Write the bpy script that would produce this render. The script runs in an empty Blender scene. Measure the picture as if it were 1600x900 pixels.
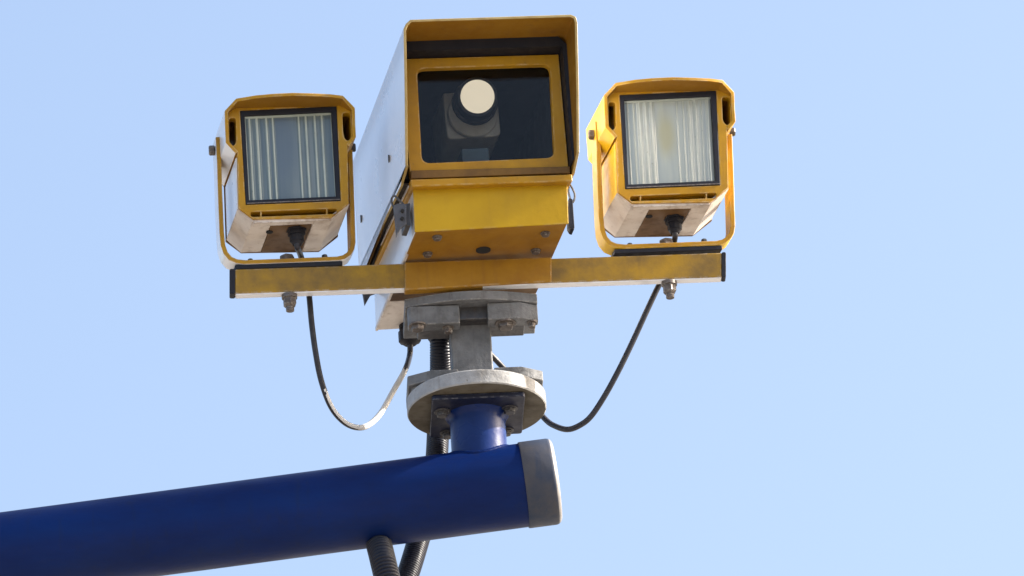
import bpy, bmesh, math, random
from mathutils import Vector, Matrix
random.seed(7)
rad = math.radians
SC = bpy.context.scene
COL = SC.collection

# ------------------------------------------------------------------ camera, world, sun, exposure
ELEV, DIST, ROLL = rad(25.0), 12.0, 0.065        # looking up from the pavement with a long lens
FPX = DIST * 1000.0                              # focal length in pixels of the 1600 px wide photo
T = Vector((0, 0, 6.7))                          # the middle of the view, on the front of the cross bar
FWD = Vector((0, math.cos(ELEV), math.sin(ELEV)))
R0, U0 = Vector((1, 0, 0)), Vector((0, -math.sin(ELEV), math.cos(ELEV)))
RC = math.cos(ROLL) * R0 - math.sin(ROLL) * U0
UC = math.sin(ROLL) * R0 + math.cos(ROLL) * U0
CAM = T - DIST * FWD
cam = bpy.data.cameras.new('camera')
cam.sensor_width = 36.0
cam.lens = 36.0 * FPX / 1600.0
cam.clip_start, cam.clip_end = 0.1, 5000.0
cam_ob = bpy.data.objects.new('camera', cam)
COL.objects.link(cam_ob)
m3 = Matrix((RC, UC, -FWD)).transposed()
cam_ob.matrix_world = Matrix.Translation(CAM) @ m3.to_4x4()
SC.camera = cam_ob

SUN_EL, SUN_AZ = rad(30.0), rad(2.5)             # from the right, a touch behind the cameras
SUN_DIR = Vector((math.cos(SUN_EL) * math.cos(SUN_AZ), math.cos(SUN_EL) * math.sin(SUN_AZ), math.sin(SUN_EL)))
world = bpy.data.worlds.new('World')
SC.world = world
world.use_nodes = True
wn = world.node_tree
sky = wn.nodes.new('ShaderNodeTexSky')
sky.sky_type = 'NISHITA'
sky.sun_disc = False
sky.sun_elevation = SUN_EL
sky.sun_rotation = math.pi / 2 - SUN_AZ
sky.air_density, sky.dust_density, sky.ozone_density = 1.0, 5.0, 1.0
bg = wn.nodes['Background']
bg.inputs['Strength'].default_value = 0.15
wn.links.new(sky.outputs['Color'], bg.inputs['Color'])

sun = bpy.data.lights.new('sun', 'SUN')
sun.energy = 5.0
sun.angle = rad(0.5)
sun.color = (1.0, 0.94, 0.85)
sun_ob = bpy.data.objects.new('sun', sun)
COL.objects.link(sun_ob)
sun_ob.location = (6, 0, 12)
sun_ob.rotation_euler = SUN_DIR.to_track_quat('Z', 'Y').to_euler()

SC.view_settings.view_transform = 'Standard'
SC.view_settings.look = 'None'
SC.view_settings.exposure = 1.27
SC.view_settings.gamma = 1.0
SC.render.engine = 'CYCLES'
SC.cycles.max_bounces = 10

# ------------------------------------------------------------------ frames: photo pixel + depth -> place
Z = Vector((0, 0, 1))


class Frame:
    """x = along the width, y = depth away from the viewer, z = up; w yawed by psi, d by phi."""
    def __init__(s, psi, phi, org=T):
        s.w = Vector((math.cos(psi), math.sin(psi), 0))
        s.d = Vector((-math.sin(phi), math.cos(phi), 0))
        s.o = org.copy()

    def __call__(s, x, y, z):
        return s.o + x * s.w + y * s.d + z * Z

    def solve(s, px, py, axis, val):
        r = FWD + RC * ((px - 800) / FPX) + UC * ((450 - py) / FPX)
        ax = [s.w, s.d, Z]
        fixed = ax[axis]
        free = [ax[i] for i in range(3) if i != axis]
        A = Matrix((r, -free[0], -free[1])).transposed()
        sol = A.inverted() @ (s.o + val * fixed - CAM)
        out = [0, 0, 0]
        out[axis] = val
        k = 1
        for i in range(3):
            if i != axis:
                out[i] = sol[k]
                k += 1
        return tuple(out)

    def P(s, px, py, y):            # local point on the plane of depth y
        return s.solve(px, py, 1, y)

    def XZ(s, px, py, y):
        p = s.solve(px, py, 1, y)
        return (p[0], p[2])

    def W(s, px, py, y):            # the same as a place in the scene
        return s(*s.solve(px, py, 1, y))


FB = Frame(rad(3.5), rad(3.5))      # cross bar and mount
FH = Frame(rad(3.5), rad(12.3))     # camera housing


# ------------------------------------------------------------------ materials
def nt(name):
    m = bpy.data.materials.new(name)
    m.use_nodes = True
    t = m.node_tree
    b = t.nodes['Principled BSDF']
    return m, t, b


def paint(name, col, col2=None, rough=0.4, dirt=(0.10, 0.07, 0.04), dirt_amt=0.25, scale=14.0, edge=None,
          edge_amt=0.6, metallic=0.0, coat=0.0, bump=0.15, streak=(1, 1, 1), spec=0.5, speck=0.35):
    """painted or bare metal: mottled tone, dirt patches, small specks, worn edges, fine orange-peel bump"""
    m, t, b = nt(name)
    N, L = t.nodes, t.links
    tc = N.new('ShaderNodeTexCoord')
    mp = N.new('ShaderNodeMapping')
    mp.inputs['Scale'].default_value = streak
    L.new(tc.outputs['Object'], mp.inputs['Vector'])

    def noise(sc, det, rgh=0.6, vec=mp.outputs['Vector']):
        n = N.new('ShaderNodeTexNoise')
        n.inputs['Scale'].default_value = sc
        n.inputs['Detail'].default_value = det
        n.inputs['Roughness'].default_value = rgh
        L.new(vec, n.inputs['Vector'])
        return n.outputs['Fac']

    def ramp(src, a, bb, va=0.0, vb=1.0):
        r = N.new('ShaderNodeMapRange')
        r.inputs['From Min'].default_value, r.inputs['From Max'].default_value = a, bb
        r.inputs['To Min'].default_value, r.inputs['To Max'].default_value = va, vb
        L.new(src, r.inputs['Value'])
        return r.outputs['Result']

    def mix(f, a, bb):
        x = N.new('ShaderNodeMix')
        x.data_type = 'RGBA'
        for s, v in ((x.inputs[0], f), (x.inputs[6], a), (x.inputs[7], bb)):
            if hasattr(v, 'is_linked'):
                L.new(v, s)
            elif isinstance(v, tuple):
                s.default_value = (*v, 1)
            else:
                s.default_value = v
        return x.outputs[2]

    c = mix(ramp(noise(scale, 6), 0.35, 0.65), col, col2 or tuple(v * 0.82 for v in col))
    c = mix(ramp(noise(scale * 0.55, 8, 0.7), 0.52, 0.72, 0, dirt_amt), c, dirt)
    c = mix(ramp(noise(scale * 9, 3), 0.66, 0.74, 0, speck), c, dirt)
    mp3 = N.new('ShaderNodeMapping')
    mp3.inputs['Scale'].default_value = (70, 70, 5)
    L.new(tc.outputs['Object'], mp3.inputs['Vector'])
    run = ramp(noise(1.0, 4, 0.55, mp3.outputs['Vector']), 0.56, 0.72, 0, dirt_amt * 0.55)
    c = mix(run, c, dirt)
    if edge:
        bv = N.new('ShaderNodeBevel')
        bv.samples = 4
        bv.inputs['Radius'].default_value = 0.004
        ge = N.new('ShaderNodeNewGeometry')
        dp = N.new('ShaderNodeVectorMath')
        dp.operation = 'DOT_PRODUCT'
        L.new(bv.outputs['Normal'], dp.inputs[0])
        L.new(ge.outputs['Normal'], dp.inputs[1])
        e = ramp(dp.outputs['Value'], 0.985, 0.90)
        k = ramp(noise(scale * 4, 5), 0.45, 0.6, 0, edge_amt)
        mu = N.new('ShaderNodeMath')
        mu.operation = 'MULTIPLY'
        L.new(e, mu.inputs[0])
        L.new(k, mu.inputs[1])
        c = mix(mu.outputs[0], c, edge)
    L.new(c, b.inputs['Base Color'])
    L.new(ramp(noise(scale * 2, 5), 0.3, 0.7, rough * 0.75, min(1, rough * 1.3)), b.inputs['Roughness'])
    b.inputs['Metallic'].default_value = metallic
    b.inputs['Specular IOR Level'].default_value = spec
    b.inputs['Coat Weight'].default_value = coat
    b.inputs['Coat Roughness'].default_value = 0.15
    bp = N.new('ShaderNodeBump')
    bp.inputs['Strength'].default_value = bump
    bp.inputs['Distance'].default_value = 0.002
    L.new(noise(scale * 6, 5), bp.inputs['Height'])
    L.new(bp.outputs['Normal'], b.inputs['Normal'])
    return m


YEL, YEL2 = (0.45, 0.240, 0.010), (0.38, 0.190, 0.009)
M = {}
M['yellow_bounce_lit'] = paint('bounce_lit_yellow', (0.80, 0.50, 0.012), (0.74, 0.44, 0.012), 0.4, dirt=(0.2, 0.1, 0.03), dirt_amt=0.3, edge=(0.7, 0.6, 0.4), edge_amt=0.5, spec=0.4)  # brighter yellow: light bounced off the housing, painted into the colour
M['yellow'] = paint('yellow_paint', YEL, YEL2, 0.42, dirt=(0.14, 0.075, 0.03), dirt_amt=0.45, edge=(0.66, 0.55, 0.34), edge_amt=0.6, spec=0.28)
M['yellow_bright'] = paint('yellow_paint_cover', (0.50, 0.305, 0.010), (0.44, 0.26, 0.010), 0.45, dirt=(0.25, 0.14, 0.03), dirt_amt=0.2, edge=(0.6, 0.45, 0.25), edge_amt=0.4, spec=0.22, speck=0.15)  # brighter yellow for the front cover
M['yellow_belly_hood_shade'] = paint('yellow_underside_hood_shade', (0.30, 0.145, 0.012), (0.25, 0.115, 0.010), 0.5, dirt=(0.12, 0.06, 0.03), dirt_amt=0.4, edge=(0.3, 0.2, 0.1), spec=0.2)  # darker yellow; on the hood insides it paints in their shade
M['yellow_worn'] = paint('yellow_paint_worn', (0.37, 0.215, 0.018), (0.20, 0.125, 0.035), 0.48, dirt=(0.12, 0.08, 0.035), dirt_amt=0.45, scale=24, edge=(0.55, 0.5, 0.45), edge_amt=0.8, spec=0.25)
M['yellow_sleeve'] = paint('yellow_paint_sleeve', (0.35, 0.18, 0.016), (0.28, 0.135, 0.012), 0.5, dirt=(0.15, 0.08, 0.03), dirt_amt=0.5, scale=20, edge=(0.55, 0.45, 0.3), edge_amt=0.7, spec=0.25)
M['drip'] = paint('grimy_drip_ledge', (0.20, 0.105, 0.022), (0.13, 0.07, 0.022), 0.55, dirt=(0.07, 0.04, 0.02), dirt_amt=0.7, scale=26, spec=0.25)
M['flange_under'] = paint('brown_flange_underside', (0.15, 0.132, 0.098), (0.105, 0.090, 0.066), 0.7, dirt=(0.05, 0.04, 0.025), dirt_amt=0.6, scale=18, spec=0.2)
M['blue_gloss'] = paint('blue_gloss_paint', (0.006, 0.026, 0.14), (0.005, 0.02, 0.11), 0.30, dirt=(0.010, 0.018, 0.05), dirt_amt=0.3, scale=9, spec=0.2, bump=0.35)
M['edge_tan'] = paint('tan_sheet_edge', (0.44, 0.33, 0.13), (0.34, 0.23, 0.07), 0.5, dirt=(0.1, 0.06, 0.03), dirt_amt=0.4, scale=30)  # paler tan for the hood's leading edge
M['cap_edge'] = paint('sunlit_cap_edge', (0.25, 0.24, 0.235), (0.17, 0.165, 0.165), 0.5, dirt=(0.1, 0.09, 0.09), dirt_amt=0.5, scale=30)  # paler tone: sunlight on the cap's end, put into the colour
M['white'] = paint('white_paint_and_sky_sheen', (0.80, 0.80, 0.82), (0.75, 0.76, 0.79), 0.32, dirt=(0.55, 0.50, 0.44), dirt_amt=0.10, edge=(0.35, 0.22, 0.1), edge_amt=0.5, coat=0.8, speck=0.12, scale=8)  # also paints sky reflection onto the left lamp and bar underside
M['dirty_white'] = paint('scuffed_white_paint', (0.70, 0.64, 0.58), (0.60, 0.53, 0.47), 0.5, dirt=(0.20, 0.12, 0.06), dirt_amt=0.7, scale=24, edge=(0.2, 0.1, 0.05), edge_amt=0.7)
M['rust'] = paint('rusty_brown_plate', (0.15, 0.080, 0.030), (0.09, 0.048, 0.022), 0.6, dirt=(0.04, 0.025, 0.02), dirt_amt=0.7, scale=16, edge=(0.3, 0.2, 0.1), spec=0.25)
M['galv'] = paint('weathered_cast_aluminium', (0.180, 0.184, 0.192), (0.112, 0.115, 0.120), 0.6, dirt=(0.045, 0.040, 0.034), dirt_amt=0.7, scale=30, edge=(0.5, 0.48, 0.45), edge_amt=0.6, speck=0.7, bump=0.6, spec=0.3)
M['flange'] = paint('weathered_cast_flange', (0.37, 0.375, 0.385), (0.235, 0.238, 0.242), 0.6, dirt=(0.09, 0.068, 0.035), dirt_amt=0.6, scale=26, edge=(0.6, 0.58, 0.55), edge_amt=0.6, speck=0.7, bump=0.6, spec=0.3)
M['steel'] = paint('dull_steel', (0.13, 0.108, 0.095), (0.08, 0.064, 0.056), 0.5, dirt=(0.09, 0.05, 0.03), dirt_amt=0.6, scale=60, metallic=0.3, edge=(0.4, 0.38, 0.35), edge_amt=0.5)
M['dark_steel'] = paint('dark_steel', (0.075, 0.072, 0.075), (0.045, 0.045, 0.05), 0.45, dirt=(0.1, 0.07, 0.05), dirt_amt=0.4, scale=60, metallic=0.3, edge=(0.3, 0.3, 0.3), edge_amt=0.4)
M['latch'] = paint('grey_latch_metal', (0.10, 0.10, 0.108), (0.06, 0.06, 0.066), 0.45, dirt=(0.07, 0.05, 0.04), dirt_amt=0.5, scale=60, metallic=0.4, edge=(0.4, 0.4, 0.4), edge_amt=0.4)
M['blue'] = paint('blue_paint', (0.0022, 0.018, 0.112), (0.0018, 0.011, 0.072), 0.40, dirt=(0.012, 0.018, 0.040), dirt_amt=0.4, scale=8, streak=(0.4, 1.2, 1.2), speck=0.15, bump=0.3, spec=0.12)
M['dark_blue'] = paint('dark_blue_plate', (0.011, 0.016, 0.042), (0.009, 0.012, 0.030), 0.45, dirt=(0.035, 0.03, 0.03), dirt_amt=0.4, scale=20, edge=(0.3, 0.32, 0.36), edge_amt=0.5, spec=0.3)
M['cap'] = paint('worn_grey_cap', (0.072, 0.068, 0.072), (0.022, 0.038, 0.075), 0.5, dirt=(0.016, 0.034, 0.075), dirt_amt=0.9, scale=9, edge=None, bump=0.4, spec=0.3)
M['rubber'] = paint('black_rubber', (0.012, 0.013, 0.020), (0.016, 0.017, 0.024), 0.55, dirt=(0.04, 0.035, 0.03), dirt_amt=0.3, scale=30, spec=0.25)
M['seal'] = paint('dark_seal', (0.020, 0.017, 0.016), (0.035, 0.026, 0.02), 0.7, dirt=(0.09, 0.06, 0.03), dirt_amt=0.6, scale=30, spec=0.2)
M['cable'] = paint('black_cable', (0.026, 0.028, 0.040), (0.020, 0.021, 0.030), 0.42, dirt=(0.08, 0.075, 0.07), dirt_amt=0.3, scale=40, spec=0.4)
M['cable_sunlit'] = paint('sunlit_cable_side', (0.82, 0.79, 0.75), (0.74, 0.71, 0.67), 0.5, dirt=(0.45, 0.42, 0.39), dirt_amt=0.3, speck=0.1, bump=0.05, scale=40)  # near-white standing for sunlight on the cable
M['conduit'] = paint('black_conduit', (0.006, 0.008, 0.018), (0.009, 0.011, 0.022), 0.36, dirt=(0.020, 0.025, 0.042), dirt_amt=0.3, scale=30, spec=0.35)
M['conduit_grey'] = paint('dusty_conduit', (0.030, 0.030, 0.034), (0.024, 0.024, 0.028), 0.35, dirt=(0.09, 0.08, 0.075), dirt_amt=0.5, scale=30, spec=0.6)
M['black'] = paint('matt_black', (0.022, 0.023, 0.025), (0.030, 0.030, 0.031), 0.8, dirt=(0.035, 0.033, 0.03), dirt_amt=0.2, spec=0.1)
M['inner_grey'] = paint('grey_instrument_case', (0.30, 0.295, 0.265), (0.25, 0.245, 0.22), 0.45, dirt=(0.1, 0.1, 0.09), dirt_amt=0.15, scale=30)
M['teal'] = paint('teal_bracket', (0.035, 0.065, 0.08), (0.03, 0.05, 0.065), 0.5, dirt_amt=0.1)


def glass_pane():
    m, t, b = nt('tinted_window_glass')
    N, L = t.nodes, t.links
    N.remove(b)
    tr = N.new('ShaderNodeBsdfTransparent')
    tr.inputs['Color'].default_value = (0.96, 0.96, 0.95, 1)
    gl = N.new('ShaderNodeBsdfGlossy')
    gl.inputs['Roughness'].default_value = 0.03
    fr = N.new('ShaderNodeFresnel')
    fr.inputs['IOR'].default_value = 1.30
    mx = N.new('ShaderNodeMixShader')
    L.new(fr.outputs[0], mx.inputs[0])
    L.new(tr.outputs[0], mx.inputs[1])
    L.new(gl.outputs[0], mx.inputs[2])
    L.new(mx.outputs[0], N['Material Output'].inputs['Surface'])
    return m


M['glass'] = glass_pane()


def filter_disc():
    m, t, b = nt('cream_lens_filter')
    b.inputs['Base Color'].default_value = (1.0, 0.97, 0.84, 1)
    b.inputs['Metallic'].default_value = 1.0
    b.inputs['Roughness'].default_value = 0.25
    return m


M['disc'] = filter_disc()


def lamp_glass(name, c1, c2, c3, scale, wav, reflection):
    """fluted lamp glass: reflections painted in as vertical bands and a smear, glossy"""
    m, t, b = nt(name)
    N, L = t.nodes, t.links
    tc = N.new('ShaderNodeTexCoord')
    mp = N.new('ShaderNodeMapping')
    mp.inputs['Scale'].default_value = (1, 1, 0.06)
    L.new(tc.outputs['Object'], mp.inputs['Vector'])
    n = N.new('ShaderNodeTexNoise')
    n.inputs['Scale'].default_value = scale
    n.inputs['Detail'].default_value = 3
    n.inputs['Distortion'].default_value = wav
    L.new(mp.outputs[0], n.inputs['Vector'])
    n2 = N.new('ShaderNodeTexNoise')
    n2.inputs['Scale'].default_value = 14
    n2.inputs['Detail'].default_value = 4
    mp2 = N.new('ShaderNodeMapping')
    mp2.inputs['Scale'].default_value = (1, 1, 0.45)
    L.new(tc.outputs['Object'], mp2.inputs['Vector'])
    L.new(mp2.outputs[0], n2.inputs['Vector'])
    r = N.new('ShaderNodeValToRGB')
    r.color_ramp.elements[0].position, r.color_ramp.elements[1].position = 0.36, 0.64
    r.color_ramp.elements[0].color, r.color_ramp.elements[1].color = (*c1, 1), (*c2, 1)
    L.new(n.outputs['Fac'], r.inputs['Fac'])
    mp3 = N.new('ShaderNodeMapping')                  # blurred reflection painted into the middle of the glass
    mp3.vector_type = 'TEXTURE'
    mp3.inputs['Location'].default_value = (reflection[0], -0.05, reflection[1])
    mp3.inputs['Scale'].default_value = (reflection[2], 10, reflection[3])
    L.new(tc.outputs['Object'], mp3.inputs['Vector'])
    ln = N.new('ShaderNodeVectorMath')
    ln.operation = 'LENGTH'
    L.new(mp3.outputs[0], ln.inputs[0])
    ad = N.new('ShaderNodeMath')
    ad.operation = 'MULTIPLY_ADD'
    ad.inputs[1].default_value = 1.6
    L.new(n2.outputs['Fac'], ad.inputs[0])
    L.new(ln.outputs['Value'], ad.inputs[2])
    mr = N.new('ShaderNodeMapRange')
    mr.interpolation_type = 'SMOOTHSTEP'
    mr.inputs['From Min'].default_value, mr.inputs['From Max'].default_value = 2.1, 1.0
    mr.inputs['To Max'].default_value = 0.85
    L.new(ad.outputs[0], mr.inputs['Value'])
    x = N.new('ShaderNodeMix')
    x.data_type = 'RGBA'
    L.new(mr.outputs[0], x.inputs[0])
    L.new(r.outputs[0], x.inputs[6])
    x.inputs[7].default_value = (*c3, 1)
    L.new(x.outputs[2], b.inputs['Base Color'])
    b.inputs['Roughness'].default_value = 0.32
    b.inputs['Coat Weight'].default_value = 1.0
    b.inputs['Coat Roughness'].default_value = 0.08
    bp = N.new('ShaderNodeBump')
    bp.inputs['Strength'].default_value = 0.2
    bp.inputs['Distance'].default_value = 0.002
    L.new(n.outputs['Fac'], bp.inputs['Height'])
    L.new(bp.outputs['Normal'], b.inputs['Normal'])
    return m


M['lamp_dark'] = lamp_glass('grey_fluted_glass', (0.060, 0.095, 0.110), (0.150, 0.185, 0.185), (0.085, 0.118, 0.150), 45, 0.0, (0.003, 0.175, 0.026, 0.11))
M['lamp_pale'] = lamp_glass('pale_fluted_glass', (0.215, 0.262, 0.27), (0.35, 0.38, 0.34), (0.30, 0.29, 0.165), 42, 0.0, (0.010, 0.165, 0.016, 0.045))
M['rib_low'] = paint('glass_rib_shoulder', (0.15, 0.19, 0.185), (0.11, 0.145, 0.145), 0.2, dirt_amt=0.05, coat=0.6, bump=0, scale=20)
M['rib_pale_low'] = paint('milky_rib_shoulder', (0.34, 0.37, 0.335), (0.28, 0.315, 0.29), 0.2, dirt_amt=0.05, coat=0.6, bump=0, scale=20)
M['rib'] = paint('pale_glass_rib', (0.50, 0.53, 0.44), (0.36, 0.40, 0.34), 0.2, dirt_amt=0.05, coat=0.6, bump=0)
M['rib_pale'] = paint('milky_glass_rib', (0.40, 0.43, 0.38), (0.31, 0.345, 0.31), 0.2, dirt_amt=0.05, coat=0.6, bump=0)


def ground_mat():
    m, t, b = nt('pavement')
    N, L = t.nodes, t.links
    n = N.new('ShaderNodeTexNoise')
    n.inputs['Scale'].default_value = 0.6
    n.inputs['Detail'].default_value = 8
    tc = N.new('ShaderNodeTexCoord')
    L.new(tc.outputs['Object'], n.inputs['Vector'])
    r = N.new('ShaderNodeValToRGB')
    r.color_ramp.elements[0].color = (0.19, 0.172, 0.150, 1)
    r.color_ramp.elements[1].color = (0.26, 0.238, 0.210, 1)
    L.new(n.outputs['Fac'], r.inputs['Fac'])
    L.new(r.outputs[0], b.inputs['Base Color'])
    b.inputs['Roughness'].default_value = 0.9
    return m


M['ground'] = ground_mat()


# ------------------------------------------------------------------ mesh helpers (vertices in scene space until build)
class MB:
    def __init__(s):
        s.bm = bmesh.new()

    def face(s, vs, mi=0):
        try:
            f = s.bm.faces.new(vs)
            f.material_index = mi
            return f
        except ValueError:
            return None

    def ext(s, fr, poly, y0, y1, holes=(), mi=0, back=None):
        """front outline of (x, z) points pushed from depth y0 to y1, with through holes"""
        bm = bmesh.new()
        loops = [poly] + list(holes)
        fr0, ed = [], []
        for lp in loops:
            vs = [bm.verts.new((p[0], 0, p[1])) for p in lp]
            fr0.append(vs)
            for i in range(len(vs)):
                ed.append(bm.edges.new((vs[i], vs[(i + 1) % len(vs)])))
        if holes:
            bmesh.ops.triangle_fill(bm, edges=ed, use_beauty=True, use_dissolve=False)
        else:
            bm.faces.new(fr0[0])
        bm.verts.index_update()
        faces = [[v.index for v in f.verts] for f in bm.faces]
        co = [v.co.copy() for v in bm.verts]
        a = [s.bm.verts.new(fr(c.x, y0, c.z)) for c in co]
        b = [s.bm.verts.new(fr(c.x, y1, c.z + (back(c.x, c.z) if back else 0))) for c in co]
        for f in faces:
            s.face([a[i] for i in f], mi)
            s.face([b[i] for i in reversed(f)], mi)
        k = 0
        for lp in loops:
            n = len(lp)
            for i in range(n):
                i0, i1 = k + i, k + (i + 1) % n
                s.face([a[i0], a[i1], b[i1], b[i0]], mi)
            k += n
        bm.free()
        return s

    def extz(s, fr, poly, z0, z1, mi=0):
        """plan outline of (x, y) points pushed up from z0 to z1"""
        a = [s.bm.verts.new(fr(x, y, z0)) for x, y in poly]
        b = [s.bm.verts.new(fr(x, y, z1)) for x, y in poly]
        s.face(a, mi)
        s.face(list(reversed(b)), mi)
        for i in range(len(poly)):
            j = (i + 1) % len(poly)
            s.face([a[i], a[j], b[j], b[i]], mi)
        return s

    def box(s, fr, x0, x1, y0, y1, z0, z1, mi=0):
        return s.extz(fr, [(x0, y0), (x1, y0), (x1, y1), (x0, y1)], z0, z1, mi)

    def shell(s, fr, pts, th, yback, mi_out=0, mi_in=0, mi_edge=0, back=lambda i: 0.0):
        """open strip profile [(x, z, yfront)], thickness th inwards (to the right of travel), pushed back to yback"""
        n = len(pts)
        inn = []
        for i in range(n):
            p = Vector((pts[i][0], pts[i][1]))
            a = Vector(pts[max(0, i - 1)][:2])
            c = Vector(pts[min(n - 1, i + 1)][:2])
            d1 = (p - a).normalized() if i > 0 else (c - p).normalized()
            d2 = (c - p).normalized() if i < n - 1 else d1
            n1, n2 = Vector((d1.y, -d1.x)), Vector((d2.y, -d2.x))
            nn = (n1 + n2).normalized()
            inn.append(p + nn * th / max(0.4, nn.dot(n1)))
        of = [s.bm.verts.new(fr(p[0], p[2], p[1])) for p in pts]
        ob = [s.bm.verts.new(fr(p[0], yback, p[1] + back(i))) for i, p in enumerate(pts)]
        jf = [s.bm.verts.new(fr(q.x, p[2], q.y)) for p, q in zip(pts, inn)]
        jb = [s.bm.verts.new(fr(q.x, yback, q.y + back(i))) for i, q in enumerate(inn)]
        for i in range(n - 1):
            s.face([of[i], ob[i], ob[i + 1], of[i + 1]], mi_out(i) if callable(mi_out) else mi_out)
            s.face([jf[i], jf[i + 1], jb[i + 1], jb[i]], mi_in)
            s.face([of[i], of[i + 1], jf[i + 1], jf[i]], mi_edge)
            s.face([ob[i], jb[i], jb[i + 1], ob[i + 1]], mi_in)
        for i in (0, n - 1):
            s.face([of[i], jf[i], jb[i], ob[i]], mi_edge)
        return s

    def cyl(s, A, B, r0, r1=None, n=24, mi=0, rot=0.0):
        r1 = r0 if r1 is None else r1
        ax = (B - A).normalized()
        u = ax.orthogonal().normalized() if abs(ax.z) > 0.99 else ax.cross(Z).normalized()
        if abs(ax.z) > 0.99:
            u = Vector((1, 0, 0))
        v = ax.cross(u)
        ra, rb = [], []
        for i in range(n):
            t = 2 * math.pi * i / n + rot
            o = math.cos(t) * u + math.sin(t) * v
            ra.append(s.bm.verts.new(A + r0 * o))
            rb.append(s.bm.verts.new(B + r1 * o))
        for i in range(n):
            j = (i + 1) % n
            s.face([ra[i], ra[j], rb[j], rb[i]], mi)
        s.face(list(reversed(ra)), mi)
        s.face(rb, mi)
        return s

    def lathe(s, A, ax, prof, n=64, mi=0):
        """profile [(distance along ax, radius)]"""
        ax = ax.normalized()
        u = Vector((1, 0, 0)) if abs(ax.z) > 0.99 else ax.cross(Z).normalized()
        v = ax.cross(u)
        rings = []
        for h, r in prof:
            c = A + ax * h
            if r < 1e-6:
                rings.append([s.bm.verts.new(c)])
            else:
                rings.append([s.bm.verts.new(c + r * (math.cos(2 * math.pi * i / n) * u + math.sin(2 * math.pi * i / n) * v)) for i in range(n)])
        for a, b in zip(rings, rings[1:]):
            for i in range(n):
                j = (i + 1) % n
                if len(a) == 1 and len(b) == 1:
                    continue
                if len(a) == 1:
                    s.face([a[0], b[j], b[i]], mi)
                elif len(b) == 1:
                    s.face([a[i], a[j], b[0]], mi)
                else:
                    s.face([a[i], a[j], b[j], b[i]], mi)
        if len(rings[0]) > 1:
            s.face(list(reversed(rings[0])), mi)
        if len(rings[-1]) > 1:
            s.face(rings[-1], mi)
        return s

    def tube(s, pts, r, n=14, step=0.004, ribs=None, mi=0, taper=None):
        """smooth tube through scene points; ribs = (pitch, depth) for corrugated conduit"""
        path = catmull(pts, step if not ribs else ribs[0] / 6)
        up = Vector((0.3, 0.9, 0.1)).normalized()
        rings, dist = [], 0.0
        for i, p in enumerate(path):
            tg = (path[min(i + 1, len(path) - 1)] - path[max(i - 1, 0)]).normalized()
            u = (up - tg * up.dot(tg)).normalized()
            up = u
            v = tg.cross(u)
            if i:
                dist += (p - path[i - 1]).length
            rr = r
            if ribs:
                ph = (dist / ribs[0]) % 1.0
                rr = r * (1 - ribs[1] * (0.5 - 0.5 * math.cos(2 * math.pi * ph)) ** 2)
            rings.append([s.bm.verts.new(p + rr * (math.cos(2 * math.pi * k / n) * u + math.sin(2 * math.pi * k / n) * v)) for k in range(n)])
        for a, b in zip(rings, rings[1:]):
            for i in range(n):
                j = (i + 1) % n
                s.face([a[i], a[j], b[j], b[i]], mi)
        s.face(list(reversed(rings[0])), mi)
        s.face(rings[-1], mi)
        return s

    def build(s, name, mats, parent=None, bevel=0.0, seg=2, ang=35, origin=None):
        bmesh.ops.remove_doubles(s.bm, verts=s.bm.verts, dist=1e-6)
        bmesh.ops.recalc_face_normals(s.bm, faces=s.bm.faces)
        if origin is None:
            if parent is not None:
                origin = WORLD_LOC[parent.name]
            else:
                c = [v.co for v in s.bm.verts]
                origin = Vector(((min(p.x for p in c) + max(p.x for p in c)) / 2,
                                 (min(p.y for p in c) + max(p.y for p in c)) / 2, min(p.z for p in c)))
        for v in s.bm.verts:
            v.co -= origin
        me = bpy.data.meshes.new(name)
        s.bm.to_mesh(me)
        s.bm.free()
        for f in me.polygons:
            f.use_smooth = True
        me.set_sharp_from_angle(angle=rad(ang))
        for m in (mats if isinstance(mats, (list, tuple)) else [mats]):
            me.materials.append(m if not isinstance(m, str) else M[m])
        o = bpy.data.objects.new(name, me)
        COL.objects.link(o)
        if parent is not None:
            o.parent = parent
        else:
            o.location = origin
        WORLD_LOC[o.name] = origin.copy()
        if bevel > 0:
            bv = o.modifiers.new('bevel', 'BEVEL')
            bv.width, bv.segments, bv.limit_method = bevel, seg, 'ANGLE'
            bv.angle_limit = rad(ang)
            bv.harden_normals = True
        return o


WORLD_LOC = {}


def catmull(pts, step):
    P = [pts[0] * 2 - pts[1]] + list(pts) + [pts[-1] * 2 - pts[-2]]
    out = []
    for i in range(1, len(P) - 2):
        a, b, c, d = P[i - 1:i + 3]
        n = max(2, int((c - b).length / step))
        for k in range(n):
            t = k / n
            out.append(0.5 * (2 * b + (c - a) * t + (2 * a - 5 * b + 4 * c - d) * t * t + (3 * b - a - 3 * c + d) * t ** 3))
    out.append(pts[-1].copy())
    return out


def rounded(poly, r, n=5):
    """round every corner of a closed (x, z) outline"""
    out = []
    k = len(poly)
    for i in range(k):
        p, a, c = Vector(poly[i]), Vector(poly[i - 1]), Vector(poly[(i + 1) % k])
        rr = r[i] if isinstance(r, (list, tuple)) else r
        da, dc = (a - p), (c - p)
        e = min(rr, da.length * 0.48, dc.length * 0.48)
        A, C = p + da.normalized() * e, p + dc.normalized() * e
        for j in range(n + 1):
            t = j / n
            q = A * (1 - t) ** 2 + p * 2 * t * (1 - t) + C * t * t
            out.append((q.x, q.y))
    return out


def thing(name, label, cat, loc, group=None):
    o = bpy.data.objects.new(name, None)
    o.empty_display_size = 0.05
    COL.objects.link(o)
    o.location = loc
    o['label'], o['category'] = label, cat
    if group:
        o['group'] = group
    WORLD_LOC[o.name] = Vector(loc)
    return o


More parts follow.
